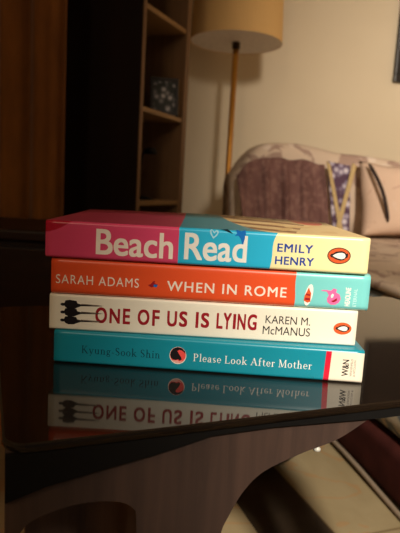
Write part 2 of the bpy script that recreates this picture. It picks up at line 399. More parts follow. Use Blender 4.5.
sh = nb(); lathe(sh, [(0.218, 0), (0.202, 0.34), (0.2005, 0.34), (0.2165, 0), (0.218, 0)], 72); obj('lamp_shade', sh, M_SHADE, fl, loc=(0, 0, ZS), smooth=False)
bm = nb(); lathe(bm, [(0.2156, 0.006), (0.200, 0.338)], 72); obj('shade_lining', bm, M_SHIN, fl, loc=(0, 0, ZS), smooth=True)
bm = nb(); lathe(bm, [(0.0195, 0.002), (0.2165, 0.002), (0.2165, 0.004), (0.0195, 0.004), (0.0195, 0.002)], 48); obj('diffuser', bm, M_SHIN, fl, loc=(0, 0, ZS), smooth=False)

# ------------------------------------------------------------------ picture on the wall, right
def room(u, v, z=0): return E1 * u + E2 * v + Vector((0, 0, z))
pf = thing('wall_picture', 'dark framed picture hanging on the wall above the sofa at the right edge', 'picture', room(1.690, VW - 0.001, 1.25), A12)
M_PDK = plain('picture_frame_black', lin(26, 22, 24), 0.35, 0.5)
M_ART = plain('picture_canvas_dark', lin(44, 34, 30), 0.5, 0.4, vary=0.4, scale=6)
bm = nb()
for a in ((0, 0.7, 0, 0.04), (0, 0.7, 0.86, 0.9), (0, 0.04, 0.04, 0.86), (0.66, 0.7, 0.04, 0.86)):
    box(bm, a[0], a[1], -0.03, 0, a[2], a[3], 0.004, 2)
obj('frame_border', bm, M_PDK, pf)
bm = nb(); box(bm, 0.0405, 0.6595, -0.012, -0.002, 0.0405, 0.8595); obj('canvas', bm, M_ART, pf)

# ------------------------------------------------------------------ sofa (room-aligned local axes: x = u, y = v)
def floral(name, base1, base2, blot, accent, sc=7.0, thr=0.53, bump=True):
    g = G(name, 0.9, 0.12)
    v = g.tc.outputs['Object']
    n = g.noise(v, sc, 3, 0.55, 1.4)
    base = g.ramp(g.noise(v, 3.0, 2), [(0.3, base1), (0.7, base2)])
    petal = g.voro(v, sc * 1.9)
    m1 = g.ramp(n, [(thr, (0, 0, 0, 1)), (thr + 0.05, (1, 1, 1, 1))])
    m2 = g.ramp(petal, [(0.26, (1, 1, 1, 1)), (0.40, (0, 0, 0, 1))])
    patch = g.ramp(g.noise(v, sc * 0.55, 2), [(0.50, (0, 0, 0, 1)), (0.56, (1, 1, 1, 1))])
    sx = g.math('MULTIPLY', m1, 0.65)
    col = g.mix(sx, base, blot)
    col = g.mix(g.math('MULTIPLY', g.math('MULTIPLY', m2, patch), 0.75), col, accent)
    g.color(col)
    if bump: g.bump(g.noise(v, 160, 2), 0.2, 0.002)
    return g.m
M_SOFA = floral('faded_floral_cover', lin(208, 186, 164), lin(222, 200, 178), lin(146, 112, 104), lin(232, 214, 198), 8.0, 0.53)
M_SOFA2 = floral('bright_floral_seat', lin(190, 175, 150), lin(210, 195, 170), lin(40, 92, 120), lin(190, 84, 50), 13.0, 0.46)
M_MAR = plain('maroon_cloth', lin(68, 32, 28), 0.9, 0.1, vary=0.2, scale=20)
M_PIPE = plain('pale_piping', lin(150, 130, 110), 0.8)
U0, VB0, VB1 = 0.592, 2.16, 2.42
sofa = thing('sofa', 'long sofa in a faded beige floral cover with a maroon base along the wall', 'sofa', (0, 0, 0), A12)
def lumpy(bm, amp, sc, seed=0.0):
    for v in bm.verts:
        q = Vector((v.co.x * sc + seed, v.co.y * sc, v.co.z * sc))
        v.co += Vector((noise.noise(q), noise.noise(q + Vector((7, 3, 1))), noise.noise(q + Vector((2, 9, 5))))) * amp
    return bm
def soft_box(x0, x1, y0, y1, z0, z1, r, cuts=8, amp=0.008, sc=5.0, seed=0.0):
    bm = nb(); box(bm, x0, x1, y0, y1, z0, z1, r, 5)
    es = [e for e in bm.edges if e.calc_length() > 0.12]
    bmesh.ops.subdivide_edges(bm, edges=es, cuts=cuts, use_grid_fill=True)
    return lumpy(bm, amp, sc, seed)
obj('base', soft_box(U0, 2.55, 0.42, VB1 - 0.02, 0.012, 0.118, 0.02, 10, 0.004, 6), M_MAR, sofa, smooth=True)
obj('seat_cushion', soft_box(U0 + 0.004, 2.54, 0.44, VB0 + 0.05, 0.119, 0.400, 0.05, 12, 0.006, 4, 3), M_SOFA2, sofa, smooth=True)
bm = nb(); tube(bm, [(U0 - 0.003, 0.43 + k * 0.08, 0.012 + 0.004 * sin(k)) for k in range(24)], 0.005, 8); obj('piping', bm, M_PIPE, sofa, smooth=True)
def back_shape():
    # rounded backrest: cross section swept along u, height rises from the low left shoulder
    bm = nb(); NU, NA = 60, 26; rings = []
    for i in range(NU + 1):
        u = U0 + 0.0 + (2.5 - U0) * (i / NU) ** 1.5
        t = u - U0
        top = 0.802 - 0.14 * math.exp(-(t / 0.055) ** 1.3) - 0.055 * min(1, max(0, (t - 0.28) / 0.6))
        top += 0.006 * sin(u * 17)
        ring = []
        for a in range(NA + 1):
            th = pi * a / NA
            cy, cz = cos(th), sin(th)
            e = 0.45
            yy = (VB0 + VB1) / 2 - 0.01 - math.copysign(abs(cy) ** e, cy) * (VB1 - VB0) / 2 * (0.92 if t > 0.03 else 0.80)
            zz = 0.405 + (top - 0.405) * abs(cz) ** 0.55
            ring.append(bm.verts.new((u, yy - 0.05 * (zz - 0.4) * 0, zz)))
        rings.append(ring)
    for a, b in zip(rings, rings[1:]):
        for k in range(NA): bm.faces.new((a[k], a[k + 1], b[k + 1], b[k]))
        bm.faces.new((a[NA], a[0], b[0], b[NA]))
    bm.faces.new(rings[0]); bm.faces.new(rings[-1])
    return lumpy(bm, 0.012, 5.5, 11)
o = obj('backrest', back_shape(), M_SOFA, sofa, smooth=True)
# faded throw cover lying over the seat
o = obj('seat_cover', soft_box(U0 + 0.012, 2.5, 0.46, VB0 + 0.03, 0.401, 0.420, 0.009, 12, 0.004, 5, 8), M_SOFA, sofa, smooth=True)

# purple-brown blanket draped over the backrest
g = G('blanket_wool', 0.95, 0.08)
v = g.mapping((1, 1, 0.25))
n = g.noise(v, 16, 4, 0.6); n2 = g.noise(g.tc.outputs['Object'], 45, 3)
g.color(g.mix(g.math('MULTIPLY', g.ramp(n2, [(0.48, (0, 0, 0, 1)), (0.62, (1, 1, 1, 1))]), 0.35), g.ramp(n, [(0.35, lin(106, 76, 72)), (0.65, lin(132, 98, 92))]), lin(164, 130, 118)))
g.bump(n2, 0.3, 0.004); M_BLAN = g.m
g = G('blanket_border', 0.9, 0.1)
n = g.voro(g.tc.outputs['Object'], 34)
g.color(g.ramp(n, [(0.2, lin(214, 206, 214)), (0.42, lin(150, 138, 160)), (0.6, lin(92, 70, 88))]))
M_BORD = g.m
M_BRAID = plain('beige_braid', lin(196, 170, 120), 0.85)
def front_y(z):  # front of the backrest in sofa axes
    return VB0 - 0.022
bl = thing('blanket', 'purple-brown blanket with pale floral border draped over the left of the sofa', 'blanket', (0, 0, 0), A12)
def drape(ua, ub, lean=0.0, off=0.0):
    def f(u, v):
        U = ua + (ub - ua) * u + lean * v
        ztop = 0.712 + 0.016 * sin(u * 3.0) - 0.03 * math.exp(-(u / 0.12) ** 1.2) + 0.008 * noise.noise(Vector((u * 6, 1, 2)))
        y = VB0 - 0.034 - 0.05 * v
        ztop -= 0.04 * max(0.0, 1 - u / 0.15) ** 2
        z = ztop - (ztop - 0.450) * v
        fold = 0.014 * sin(u * 26 + 1.5 * v) + 0.007 * sin(u * 61 + 2)
        y -= max(0.0, fold) * min(1, v * 3) + off
        return Vector((U, y, z))
    return f
BA, BB = U0 - 0.010, U0 + 0.360
obj('blanket_cloth', grid_solid(90, 40, drape(BA, BB, 0.02), 0.006), M_BLAN, bl, smooth=True)
def flat_drape(ua, ub, la, lb, off):
    def f(u, v):
        U = (ua + la * v) * (1 - u) + (ub + lb * v) * u
        ztop = 0.728 - 0.012 * u
        return Vector((U, VB0 - 0.040 - 0.05 * v - off, ztop - (ztop - 0.450) * v))
    return f
obj('blanket_border', grid_solid(10, 30, flat_drape(BB + 0.002, BB + 0.105, 0.03, 0.00, 0.012), 0.005), M_BORD, bl, smooth=True)
obj('braid', grid_solid(3, 30, flat_drape(BB - 0.004, BB + 0.014, 0.06, 0.06, 0.019), 0.004), M_BRAID, bl, smooth=True)
obj('braid', grid_solid(3, 30, flat_drape(BB + 0.112, BB + 0.130, -0.075, -0.075, 0.021), 0.004), M_BRAID, bl, smooth=True)

# pillow
M_PIL = floral('pillow_cover', lin(204, 176, 154), lin(214, 186, 164), lin(178, 140, 124), lin(214, 190, 172), 9, 0.60)
M_PILD = plain('pillow_dark_trim', lin(52, 38, 34), 0.9)
pl_ = thing('pillow', 'pinkish beige pillow with a dark trimmed edge leaning on the sofa back at right', 'pillow', room(1.335, 2.045, 0.432), A12)
def pil(u, v, s):
    x = (u - 0.5) * 2; y = (v - 0.5) * 2
    th = 0.05 * (max(0, (1 - x ** 4)) * max(0, (1 - y ** 4))) ** 0.6
    px = x * 0.23 * (1 - 0.04 * (1 - y * y) * 0 - 0.06 * (1 - abs(y)) * abs(x) * 0)
    return Vector((px * (1 - 0.07 * (1 - y * y) * abs(x)), s * th, 0.16 + y * 0.16 * (1 - 0.08 * (1 - x * x) * abs(y))))
bm = nb(); N = 24
for s in (-1, 1):
    P = [[bm.verts.new(pil(i / N, j / N, s)) for j in range(N + 1)] for i in range(N + 1)]
    for i in range(N):
        for j in range(N): bm.faces.new((P[i][j], P[i + 1][j], P[i + 1][j + 1], P[i][j + 1]))
bmesh.ops.remove_doubles(bm, verts=bm.verts, dist=0.0005)
PT = Matrix.Rotation(radians(-16), 4, 'X')
bmesh.ops.transform(bm, matrix=PT, verts=bm.verts)
lumpy(bm, 0.008, 9, 2)
obj('cover', bm, M_PIL, pl_, smooth=True)
bm = nb(); tube(bm, [PT @ Vector((-0.205 + 0.075 * k / 12, -0.045 - 0.03 * sin(pi * k / 12), 0.295 - 0.24 * k / 12)) for k in range(13)], [0.004] + [0.0075] * 11 + [0.004], 10)
o = obj('trim', bm, M_PILD, pl_, smooth=True); o['label'] = 'dark edge trim'

# ------------------------------------------------------------------ low dark cabinet, pouf, pot
M_CAB = wood('cabinet_wood', lin(22, 12, 7), lin(32, 17, 9), 0.5, 'X', spec=0.3)
M_CABT = wood('cabinet_top_wood', lin(26, 14, 8), lin(38, 20, 11), 0.45, 'X', spec=0.3)
cb = thing('low_cabinet', 'low dark brown wooden cabinet behind the table in front of the curtain', 'cabinet', (-0.66, 1.46, 0), radians(0))
bm = nb(); box(bm, -0.38, 0.38, -0.17, 0.17, 0.03, 0.445, 0.004, 2); obj('body', bm, M_CAB, cb)
bm = nb(); box(bm, -0.395, 0.395, -0.185, 0.18, 0.4455, 0.472, 0.006, 3); obj('top_panel', bm, M_CABT, cb)
for k in (-1, 1):
    bm = nb(); box(bm, -0.19 - 0.180 + 0.19 * (k + 1), -0.19 + 0.180 + 0.19 * (k + 1), -0.188, -0.1705, 0.05, 0.43, 0.003, 2); d = obj('door', bm, M_CABT, cb)
    bm = nb(); lathe(bm, [(0, 0.0), (0.006, 0.0), (0.006, 0.012), (0.012, 0.018), (0.011, 0.026), (0, 0.028)], 20)
    bmesh.ops.transform(bm, matrix=Matrix.Translation((-0.035 * k, -0.1885, 0.27)) @ Matrix.Rotation(radians(90), 4, 'X'), verts=bm.verts)
    obj('knob', bm, M_BRDK, d, smooth=True)
for sx in (-0.34, 0.34):
    for sy in (-0.13, 0.13):
        bm = nb(); box(bm, sx - 0.02, sx + 0.02, sy - 0.02, sy + 0.02, 0, 0.0295); obj('foot', bm, M_CAB, cb)

g = G('pouf_leather', 0.5, 0.4)
g.color(g.ramp(g.noise(g.tc.outputs['Object'], 30, 4), [(0.3, lin(214, 126, 48)), (0.7, lin(232, 142, 60))])); M_POUF = g.m
po = thing('round_pouf', 'orange-brown round pouf peeking out past the left end of the table', 'pouf', (-0.60, 0.78, 0))
bm = nb(); lathe(bm, [(0, 0), (0.19, 0), (0.214, 0.02), (0.228, 0.09), (0.230, 0.18), (0.226, 0.27), (0.208, 0.33), (0.17, 0.356), (0.09, 0.366), (0, 0.368)], 60); obj('body', bm, M_POUF, po, smooth=True)
bm = nb(); lathe(bm, [(0.2275, -0.003), (0.2325, 0), (0.2275, 0.003)], 60, (0, 0, 0.275)); obj('piping', bm, M_POUF, po, smooth=True)

M_POT = plain('dark_glazed_pot', lin(52, 34, 20), 0.45)
pt = thing('floor_pot', 'dark brown rounded floor pot behind the table leg on the dark tile', 'pot', (0.178, 1.15, 0))
bm = nb(); lathe(bm, [(0, 0), (0.035, 0), (0.050, 0.008), (0.078, 0.040), (0.092, 0.080), (0.095, 0.12), (0.088, 0.16), (0.082, 0.18), (0.078, 0.18), (0.084, 0.15), (0.08, 0.06), (0.0, 0.02)], 48); obj('body', bm, M_POT, pt, smooth=True)
bm = nb(); lathe(bm, [(0.0785, 0.0), (0.086, 0.0), (0.088, 0.006), (0.086, 0.012), (0.0785, 0.012), (0.0785, 0.0)], 48, (0, 0, 0.1805)); obj('rim', bm, M_POT, pt, smooth=True)

# ------------------------------------------------------------------ table
TZ = HC - 0.1165
TA = math.atan2(0.408, 0.913) - radians(2.2)
S0, S1, TD = -0.0650, 0.372, 0.268        # extent along the front edge, depth
table = thing('side_table', 'glossy black glass-topped side table with curved wooden panel legs', 'table', (-0.019 - 0.0016, 0.2385 + 0.0037, 0), TA)
g = G('black_glass', 0.035, 0.5)
n = g.noise(g.tc.outputs['Object'], 30, 3)
g.b.inputs['IOR'].default_value = 1.55
g.color(g.ramp(n, [(0.3, lin(24, 17, 12)), (0.7, lin(29, 21, 15))]))
g.link(g.math('ADD', 0.03, g.math('MULTIPLY', g.noise(g.tc.outputs['Object'], 55, 4, 0.7), 0.04)), g.b.inputs['Roughness'])
M_GLASS = g.m
def rrect(x0, x1, y0, y1, r, n=8):
    p = []
    for cx, cy, a0 in ((x1 - r, y1 - r, 0), (x0 + r, y1 - r, 90), (x0 + r, y0 + r, 180), (x1 - r, y0 + r, 270)):
        for k in range(n + 1):
            a = radians(a0 + 90 * k / n); p.append((cx + r * cos(a), cy + r * sin(a)))
    return p
TH = 0.0044
bm = nb(); prof = [(0.0016, 0.0), (0.0004, 0.0005), (0.0, 0.0016), (0.0, TH - 0.0016), (0.0004, TH - 0.0005), (0.0016, TH)]
rings = []
for ins, z in prof:
    rings.append([bm.verts.new((x, y, z)) for x, y in rrect(S0 + ins, S1 - ins, ins, TD - ins, 0.012 - ins)])
L = len(rings[0])
for a, b in zip(rings, rings[1:]):
    for k in range(L): bm.faces.new((a[k], a[(k + 1) % L], b[(k + 1) % L], b[k]))
bm.faces.new(rings[0]); bm.faces.new(rings[-1])
obj('glass_top', bm, M_GLASS, table, loc=(0, 0, TZ - TH))
M_TW = wood('table_wood', lin(60, 47, 42), lin(80, 61, 53), 0.5, 'Z', 30, spec=0.3)
M_TB = plain('black_shade_wedge', lin(10, 8, 7), 0.7, 0.2)
zz = lambda m: HC + m / 1000.0
def mir(p): return [(S0 + S1 - x, z) for x, z in p]
def smooth_pts(pts, n=6):
    out = []
    for i in range(len(pts) - 1):
        p0 = pts[max(i - 1, 0)]; p1 = pts[i]; p2 = pts[i + 1]; p3 = pts[min(i + 2, len(pts) - 1)]
        for k in range(n):
            t = k / n
            out.append(tuple(0.5 * (2 * p1[j] + (p2[j] - p0[j]) * t + (2 * p0[j] - 5 * p1[j] + 4 * p2[j] - p3[j]) * t * t + (3 * p1[j] - p0[j] - 3 * p2[j] + p3[j]) * t ** 3) for j in (0, 1)))
    out.append(pts[-1]); return out
ZB = TZ - TH - 0.0003
right = smooth_pts([(0.1365, zz(-126)), (0.120, zz(-134.5)), (0.1085, zz(-138.6)), (0.090, zz(-142.6)), (0.068, zz(-149.6)), (0.0565, zz(-159)), (0.0485, zz(-172)), (0.0440, zz(-184)), (0.041, zz(-215)), (0.041, zz(-300)), (0.046, zz(-420)), (0.062, zz(-530)), (0.085, zz(-585)), (0.090, 0.0)])
panel = [(S0 + 0.002, ZB), (0.1365, ZB)] + right + [(S0 - 0.0 + 0.002, 0.0), (S0 + 0.002, 0.2)]
hole = smooth_pts([(-0.0595, zz(-205)), (-0.0590, zz(-172)), (-0.0545, zz(-158)), (-0.0405, zz(-152.6)), (-0.0268, zz(-151.3)), (-0.0125, zz(-153.2)), (-0.0045, zz(-158)), (-0.0022, zz(-166)), (-0.0022, zz(-205)), (-0.006, zz(-270)), (-0.03, zz(-300)), (-0.054, zz(-270)), (-0.0595, zz(-205))])[:-1]
def place_panel(name, polys, y, depth, m, yflip=False):
    me = outline(polys, depth)
    for v in me.vertices: v.co = Vector((v.co.x, y + depth / 2 + v.co.z, v.co.y))
    return link(name, me, m, table)
y = 0.004
place_panel('panel_leg', [panel, hole], y, 0.018, M_TW)
place_panel('panel_leg', [mir(panel), mir(hole)], y, 0.018, M_TW)
wedge = [(S0 + 0.0015, ZB), (S0 + 0.0015, zz(-143.5)), (-0.0457, zz(-138.2)), (-0.0226, zz(-134.2)), (0.004, zz(-130.2)), (0.020, zz(-127.0)), (0.035, zz(-123.8)), (0.07, zz(-123.4)), (0.14, zz(-126.2)), (S0 + S1 - 0.14, zz(-126.2)), (S0 + S1 - 0.09, zz(-123.0)), (S0 + S1 - 0.035, zz(-123.8)), (S0 + S1 - 0.02, zz(-127)), (S0 + S1 - 0.004, zz(-130.2)), (S0 + S1 + 0.0226, zz(-134.2)), (S1 - 0.0015, zz(-143.5)), (S1 - 0.0015, ZB)]
place_panel('shade_wedge', [wedge], 0.0008, 0.003, M_TB)  # tapered black board standing in for shade below the glass edge
for x, dm in ((0.016, TD - 0.0285), (S1 - 0.020, 0.15)):
    me = outline([[(0.0225, ZB), (dm, ZB), (dm, 0.0), (0.0225, 0.0)]], 0.016)
    for v in me.vertices: v.co = Vector((x + 0.008 + v.co.z, v.co.x, v.co.y))
    link('cross_panel', me, M_TW, table)
me = outline([[(-0.038, ZB), (0.13, ZB), (0.118, 0.40), (0.112, 0.2), (0.125, 0.0), (-0.038, 0.0)]], 0.016)
for v in me.vertices: v.co = Vector((v.co.x, TD - 0.02 + v.co.z, v.co.y))
link('rear_panel', me, M_TW, table)
M_CHR = plain('chrome', lin(230, 226, 215), 0.25, 0.6, 0.3)
bm = nb(); lathe(bm, [(0, 0.002), (0.0016, 0.0016), (0.0019, 0), (0.0009, -0.0008), (0.0009, -0.0018), (0.0022, -0.003), (0.0022, -0.0042), (0, -0.005)], 20)
o = obj('stud', bm, M_CHR, table, loc=(0.1045, 0.010, zz(-141.2)), smooth=True); o['label'] = 'small chrome stud under the panel'

# ------------------------------------------------------------------ books
M_PAGE = G('book_pages', 0.9, 0.1)
pn = M_PAGE.noise(M_PAGE.mapping((3, 3, 900)), 3, 2)
M_PAGE.color(M_PAGE.ramp(pn, [(0.3, lin(196, 176, 138)), (0.7, lin(222, 204, 166))])); M_PAGE = M_PAGE.m
def ink(name, c, rough=0.4): return plain(name, c, rough, 0.35, vary=0.03)
INK_W = ink('white_ink', lin(248, 244, 236)); INK_RED = ink('red_ink', lin(158, 22, 36)); INK_BLK = ink('black_ink', lin(26, 22, 26))
INK_BLUE = ink('blue_ink', lin(26, 66, 160)); INK_OR = ink('orange_ink', lin(222, 92, 44)); INK_NAVY = ink('navy_ink', lin(10, 44, 56))
INK_PINK = ink('pink_ink', lin(244, 110, 170)); INK_PALE = ink('pale_ink', lin(205, 240, 238)); INK_CORAL = ink('coral_ink', lin(240, 84, 80))
INK_CREAM = ink('cream_ink', lin(250, 236, 222)); INK_GREY = ink('grey_ink', lin(110, 100, 96)); INK_SKY = ink('bright_blue_ink', lin(16, 112, 200))
INK_STREAK = ink('grey_streak_ink', lin(120, 108, 96)); INK_LBLUE = ink('pale_blue_ink', lin(170, 226, 244))

DB = 0.129
def make_book(label, L, t, loc, rz, cover_mat, r=0.0022, lift=0.0, bulge=0.0):
    t = t / 1000
    bk = thing('paperback_book', label, 'book', loc, rz, 'stacked paperbacks')
    prof = []
    th = 0.0006
    def arc(cx, cz, rr, a0, a1, n=6): return [(cx + rr * cos(radians(a0 + (a1 - a0) * k / n)), cz + rr * sin(radians(a0 + (a1 - a0) * k / n))) for k in range(n + 1)]
    out = [(DB, 0.0), (DB * 0.66, 0), (DB * 0.33, 0), (0.02, 0)] + arc(r, r, r, 270, 180) + [(-bulge * sin(pi * k / 8), r + (t - 2 * r) * k / 8) for k in range(1, 8)] + arc(r, t - r, r, 180, 90) + [(0.02, t), (DB * 0.33, t), (DB * 0.66, t), (DB, t)]
    ri = r - th
    inn = [(DB, th), (DB * 0.66, th), (DB * 0.33, th), (0.02, th)] + arc(r, r, ri, 270, 180) + [(th - bulge * sin(pi * k / 8), r + (t - 2 * r) * k / 8) for k in range(1, 8)] + arc(r, t - r, ri, 180, 90) + [(0.02, t - th), (DB * 0.33, t - th), (DB * 0.66, t - th), (DB, t - th)]
    loop = out + inn[::-1]
    bm = nb(); NX = 40; rings = []
    for i in range(NX + 1):
        x = L * i / NX
        ring = []
        for (y, z) in loop:
            up = lift * (max(0, y - 0.03) / DB) ** 2 * (0.35 + 0.65 * sin(pi * i / NX)) if z > t * 0.8 else 0
            ring.append(bm.verts.new((x, y, z + up)))
        rings.append(ring)
    n = len(loop)
    for a, b in zip(rings, rings[1:]):
        for k in range(n): bm.faces.new((a[k], a[(k + 1) % n], b[(k + 1) % n], b[k]))
    no = len(out)
    for ring in (rings[0], rings[-1]):
        for k in range(no - 1): bm.faces.new((ring[k], ring[k + 1], ring[n - 2 - k], ring[n - 1 - k]))
    cv = obj('cover', bm, cover_mat, bk, smooth=False)
    for p in cv.data.polygons: p.use_smooth = abs(p.normal.x) < 0.5
    bm = nb(); box(bm, 0.0012, L - 0.0012, 0.0012, DB - 0.0012, th + 0.0001, t - th - 0.0001); obj('pages', bm, M_PAGE, bk)
    return bk, cv
def print_on(cv, name, me, m, label=None):
    o = link(name, me, m, cv)
    if label: o['label'] = label
    return o
def bulge_y(me, t, b=0.0, r=0.0022):
    t = t / 1000
    for v in me.vertices:
        k = min(1, max(0, (v.co.z - r) / (t - 2 * r))); v.co.y = v.co.y - b * sin(pi * k) * 1.0
    return me
def shape(cv, name, pts, m, t, y=-0.0001, label=None):
    bm = flat_shape(pts, y)
    bmesh.ops.recalc_face_normals(bm, faces=bm.faces)
    bmesh.ops.triangulate(bm, faces=bm.faces)
    bmesh.ops.subdivide_edges(bm, edges=bm.edges, cuts=1)
    me = bpy.data.meshes.new(name); bm.to_mesh(me); bm.free()
    return print_on(cv, name, bulge_y(me, t), m, label)
def words(cv, name, text, x0, x1, z0, z1, m, t, **k):
    return print_on(cv, name, bulge_y(lettering(text, x0, x1, z0, z1, **k), t), m)
def gt(g, a, b): return g.math('GREATER_THAN', a, b)
def mm(g):
    x, y, z = g.xyz(); return g.math('MULTIPLY', x, 1000), g.math('MULTIPLY', y, 1000), g.math('MULTIPLY', z, 1000)

def emblem(cv, cx, cz, rx, rz, t, ring):
    shape(cv, 'publisher_emblem', ell(cx, cz, rx, rz), ring, t, -0.0001)
    shape(cv, 'publisher_emblem', ell(cx, cz, rx * 0.93, rz * 0.90), INK_OR, t, -0.00016)
    k = rx / 7.2; q = rz / 5.1
    body = [(-5.6, -0.2), (-5.0, 0.9), (-3.8, 1.2), (-2.2, 2.4), (1.2, 3.0), (3.2, 2.5), (4.4, 1.4), (5.3, 1.9), (5.5, 0.2), (5.0, -1.2), (4.4, -1.0), (3.2, -2.4), (1.0, -2.9), (-2.0, -2.2), (-3.6, -1.2), (-4.6, -1.2)]
    shape(cv, 'publisher_emblem', [(cx + a * k, cz + b * q) for a, b in body], INK_BLK, t, -0.00022)
    belly = [(-4.0, -0.1), (-2.6, 0.9), (-0.8, 1.7), (1.6, 2.0), (3.4, 1.4), (4.0, 0.0), (3.4, -1.4), (1.6, -2.0), (-0.8, -1.6), (-2.6, -0.9)]
    shape(cv, 'publisher_emblem', [(cx + a * k, cz + b * q) for a, b in belly], INK_W, t, -0.00028)

# --- top book
g = G('beach_cover', 0.32, 0.45)
x, y, z = mm(g)
PINK, BLUE, CREAM = lin(226, 74, 116), lin(44, 184, 226), lin(250, 238, 180)
wob = g.math('MULTIPLY', g.math('SINE', g.math('MULTIPLY', z, 0.22)), 0.9)
t1 = 22.8
edge2 = g.math('ADD', g.math('ADD', 138.2, g.math('MULTIPLY', g.math('POWER', g.math('DIVIDE', z, t1), 3.0), 4.6)), wob)
col = g.mix(gt(g, x, 81.6), PINK, BLUE)
col = g.mix(gt(g, x, edge2), col, CREAM)
crim_gloss = gt(g, z, g.math('ADD', 15.6, g.math('MULTIPLY', g.math('POWER', g.math('DIVIDE', x, 16.0), 1.6), 7.2)))
col = g.mix(g.math('MULTIPLY', crim_gloss, g.math('LESS_THAN', x, 20)), col, lin(190, 14, 52))  # gloss difference at the spine's upper left, put into the colour as crimson
# front cover (facing up): pink, teal, then a cream picture with brown wavy stripes
top = g.math('MULTIPLY', gt(g, z, t1 - 0.9), gt(g, y, 1.5))
yy = g.math('MAXIMUM', y, 0)
e3 = g.math('SUBTRACT', 142.5, g.math('MULTIPLY', g.math('POWER', g.math('DIVIDE', yy, 129), 0.5), 34))
wn = g.noise(g.tc.outputs['Object'], 18, 2)
sw = g.math('SINE', g.math('ADD', g.math('ADD', g.math('MULTIPLY', y, 0.17), g.math('MULTIPLY', x, 0.10)), g.math('MULTIPLY', wn, 5)))
stripe = g.math('MULTIPLY', gt(g, sw, 0.35), g.math('LESS_THAN', x, g.math('ADD', 152, g.math('MULTIPLY', y, 0.25))))
tcol = g.mix(gt(g, x, 81.6), lin(190, 70, 96), lin(58, 150, 170))
pic = g.mix(stripe, lin(236, 206, 150), lin(150, 100, 60))
pic = g.mix(g.math('MULTIPLY', gt(g, g.noise(g.tc.outputs['Object'], 42, 1), 0.60), g.math('LESS_THAN', x, 185)), pic, lin(226, 190, 128))
redm = g.math('LESS_THAN', g.math('ADD', g.math('POWER', g.math('DIVIDE', g.math('SUBTRACT', x, 180), 13), 2.0), g.math('POWER', g.math('DIVIDE', g.math('SUBTRACT', y, 122), 34), 2.0)), 1.0)
pic = g.mix(redm, pic, lin(226, 84, 66))
tcol = g.mix(gt(g, x, e3), tcol, pic)
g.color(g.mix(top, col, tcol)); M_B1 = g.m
ZT = TZ + 0.0003
Z4 = ZT; Z3 = Z4 + 0.0212; Z2 = Z3 + 0.0230; Z1 = Z2 + 0.0234
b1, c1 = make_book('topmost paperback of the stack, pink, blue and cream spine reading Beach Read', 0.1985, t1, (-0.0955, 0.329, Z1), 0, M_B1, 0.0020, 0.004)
words(c1, 'title_lettering', 'Beach', 31.0, 78.4, 3.0, 18.9, INK_CREAM, t1, weight=0.018, tilt=-0.4)
words(c1, 'title_lettering', 'Read', 85.3, 123.7, 3.2, 19.9, INK_W, t1, weight=0.018)
words(c1, 'author_lettering', 'EMILY', 142.1, 164.0, 11.4, 16.5, INK_BLUE, t1, weight=0.02, spacing=1.12)
words(c1, 'author_lettering', 'HENRY', 141.3, 165.2, 3.6, 8.6, INK_BLUE, t1, weight=0.02, spacing=1.08)
emblem(c1, 180.2, 11.0, 7.2, 5.1, t1, INK_BLK)
heart_o = [(102.6, 16.9), (100.6, 20.0), (100.2, 21.9), (101.2, 22.9), (102.4, 22.2), (103.1, 21.2), (103.9, 22.4), (105.3, 22.4), (105.8, 21.0), (104.8, 19.0)]
heart_i = [(102.7, 18.2), (101.6, 20.2), (101.2, 21.6), (101.8, 22.0), (102.8, 20.4), (103.2, 20.2), (104.2, 21.5), (104.8, 21.3), (104.6, 20.2), (103.7, 19.0)]
me = outline([heart_o, heart_i], 0.0)
for v in me.vertices: v.co = Vector((v.co.x / 1000, -0.0001, v.co.y / 1000))
print_on(c1, 'heart_motif', bulge_y(me, t1), INK_LBLUE)
shape(c1, 'splash_motif', [(116.2, 23.4), (117.0, 21.2), (115.6, 19.4), (117.8, 19.8), (119.4, 18.0), (120.8, 13.6), (121.8, 17.6), (122.4, 21.0), (122.0, 23.4), (119.6, 22.6)], INK_SKY, t1, -0.00008)
shape(c1, 'splash_motif', [(106.2, 23.0), (109.5, 22.6), (112.0, 21.4), (114.6, 20.6), (112.4, 22.6), (111.0, 23.4)], INK_NAVY, t1, -0.00008)


# --- second book
g = G('rome_cover', 0.34, 0.45)
x, y, z = mm(g)
t2 = 23.2
bd = g.math('ADD', 152.3, g.math('MULTIPLY', g.math('SINE', g.math('MULTIPLY', z, 0.3)), 0.3))
g.color(g.mix(gt(g, x, bd), lin(236, 86, 42), lin(124, 208, 208))); M_B2 = g.m
b2, c2 = make_book('second paperback from the top, orange and aqua spine reading When in Rome', 0.1985, t2, (-0.0922, 0.331, Z2), 0, M_B2, 0.0034)
words(c2, 'author_lettering', 'SARAH ADAMS', 3.0, 54.8, 6.9, 12.6, INK_CREAM, t2, weight=0.0, spacing=1.15)
words(c2, 'title_lettering', 'WHEN IN ROME', 72.4, 147.0, 6.0, 12.4, INK_CREAM, t2, weight=0.012, spacing=1.15)
shape(c2, 'bird_motif', [(60.4, 9.0), (62.2, 9.6), (63.4, 11.4), (65.0, 11.9), (64.4, 10.4), (66.6, 9.6), (65.2, 8.6), (62.6, 7.6)], INK_RED, t2, -0.0001)
shape(c2, 'bird_motif', [(64.0, 9.6), (66.6, 9.4), (65.8, 7.8), (64.0, 8.2)], INK_SKY, t2, -0.00015)
shape(c2, 'plate_motif', ell(160.9, 8.6, 2.4, 6.9, rot=-0.16), INK_W, t2, -0.0001)
shape(c2, 'cake_motif', [(158.0, 5.0), (158.4, 8.2), (159.6, 10.6), (160.6, 13.4), (161.6, 11.0), (162.3, 9.8), (162.2, 4.4), (160.4, 3.6)], INK_OR, t2, -0.00018)
